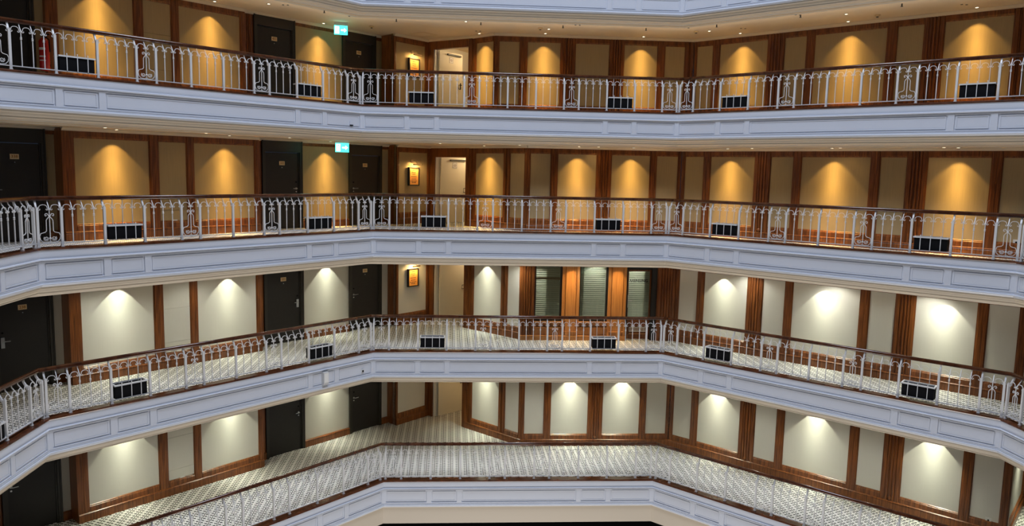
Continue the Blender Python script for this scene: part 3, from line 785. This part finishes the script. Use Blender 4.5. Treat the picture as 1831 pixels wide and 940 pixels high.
for n, (x, y) in enumerate([(-6.21, 11.44), (-4.7, 12.62), (-1.2, 14.2), (1.53, 12.8), (4.59, 12.69), (6.14, 12.5), (6.8, 10.55), (10.0, 8.84)]):
    t = empty('ceiling_spot', (x, y, zc)); tag(t, 'pair of tiny dark ceiling openings, top gallery, %s from the left' % ordin(n), 'ceiling fitting', 'twin ceiling openings')
    for s in (-.06, .06): link('eyelet', cached('eye', lambda: MB().tube([(0, 0, 0), (0, 0, -.008)], .028, 10).mesh('eyelet', 'door')), t, (s, 0, 0))
t = empty('ceiling_hatch', (-2.85, 15.05, zc), math.radians(45)); tag(t, 'square access hatch in the top gallery ceiling near the fire door', 'hatch')
h = MB()
for a in ((-.3, .3, -.3, -.28), (-.3, .3, .28, .3), (-.3, -.28, -.28, .28), (.28, .3, -.28, .28)): h.box(*a, -.008, 0)
h.build('frame', 'brass', t); MB().box(-.28, .28, -.28, .28, -.004, 0).build('cover', 'ceil', t)

# ------------------------------------------------------------------ things on the parapets
def on_side(k, i, x, off, z):
    A, rz, s = side_frame(k, i); return (A.x+math.cos(rz)*x-math.sin(rz)*off, A.y+math.sin(rz)*x+math.cos(rz)*off, z), rz
A, rz, s = side_frame(3, 1)
loc, r = on_side(3, 1, s-1.635, -.0875, ZO-5.39)
t = empty('wall_speaker', loc, r); tag(t, 'upright grey loudspeaker box on the third parapet, left stretch', 'loudspeaker')
MB().box(-.075, .075, -.09, .024, -.15, .16).build('cabinet', 'rim', t); MB().box(-.062, .062, -.098, -.09, -.11, .14).build('grille', 'white', t); MB().box(-.075, .075, -.06, .024, -.18, -.15).build('bracket', 'rim', t)
loc, r = on_side(3, 1, s-.383, -.0875, ZO-5.445)
t = empty('wall_sensor', loc, r); tag(t, 'small square sensor plate on the third parapet near the left corner', 'sensor')
MB().box(-.04, .04, .0, .028, -.045, .045).build('plate', 'rim', t); MB().box(-.025, .025, -.006, 0, -.03, .02).build('lens', 'black', t)
A, rz, s = side_frame(1, 1)
loc, r = on_side(1, 1, s-.39, -.0875, ZO+1.20)
t = empty('wall_sensor', loc, r); tag(t, 'small square sensor with dark underside on the top parapet near the left corner', 'sensor')
MB().box(-.05, .05, -.01, .028, -.04, .05).build('plate', 'paint', t); MB().box(-.045, .045, -.02, .028, -.065, -.04).build('lens', 'black', t)

# ------------------------------------------------------------------ fire extinguisher, far left of the top gallery
P = along((-7.42, 12.13), U1, -4.86, -.16)
t = empty('fire_extinguisher', (P[0], P[1], ZF[1]+.30)); tag(t, 'red fire extinguisher with white label at the left edge of the top gallery', 'fire extinguisher')
c = MB().tube([(0, 0, .0), (0, 0, .02), (0, 0, .62), (0, 0, .68), (0, 0, .70)], [.085, .10, .10, .06, .03], 18).mesh('cylinder', 'red'); link('cylinder', smooth(c), t)
MB().tube([(0, 0, .70), (0, 0, .76)], .025, 10).build('valve', 'black', t); MB().box(-.02, .12, -.012, .012, .76, .78).build('lever', 'black', t)
for z0, h in ((.43, .05), (.28, .03), (.20, .02)):
    l = MB(); n = 8; y = []
    for i in range(n+1):
        a = math.radians(-130+80*i/n); y.append((.102*math.cos(a), .102*math.sin(a)))
    for (x0, y0), (x1, y1) in zip(y, y[1:]):
        b = len(l.v); l.v += [(x0, y0, z0), (x1, y1, z0), (x1, y1, z0+h), (x0, y0, z0+h)]; l.f.append((b, b+1, b+2, b+3))
    l.build('label', 'paperwhite', t)
MB().tube([(.02, 0, .74), (.11, 0, .66), (.12, 0, .40)], .012, 6).build('hose', 'black', t)
MB().box(-.03, .03, .09, .19, .10, .16).build('wall_bracket', 'black', t)
MB().box(-.03, .03, .09, .19, .50, .56).build('wall_bracket', 'black', t)
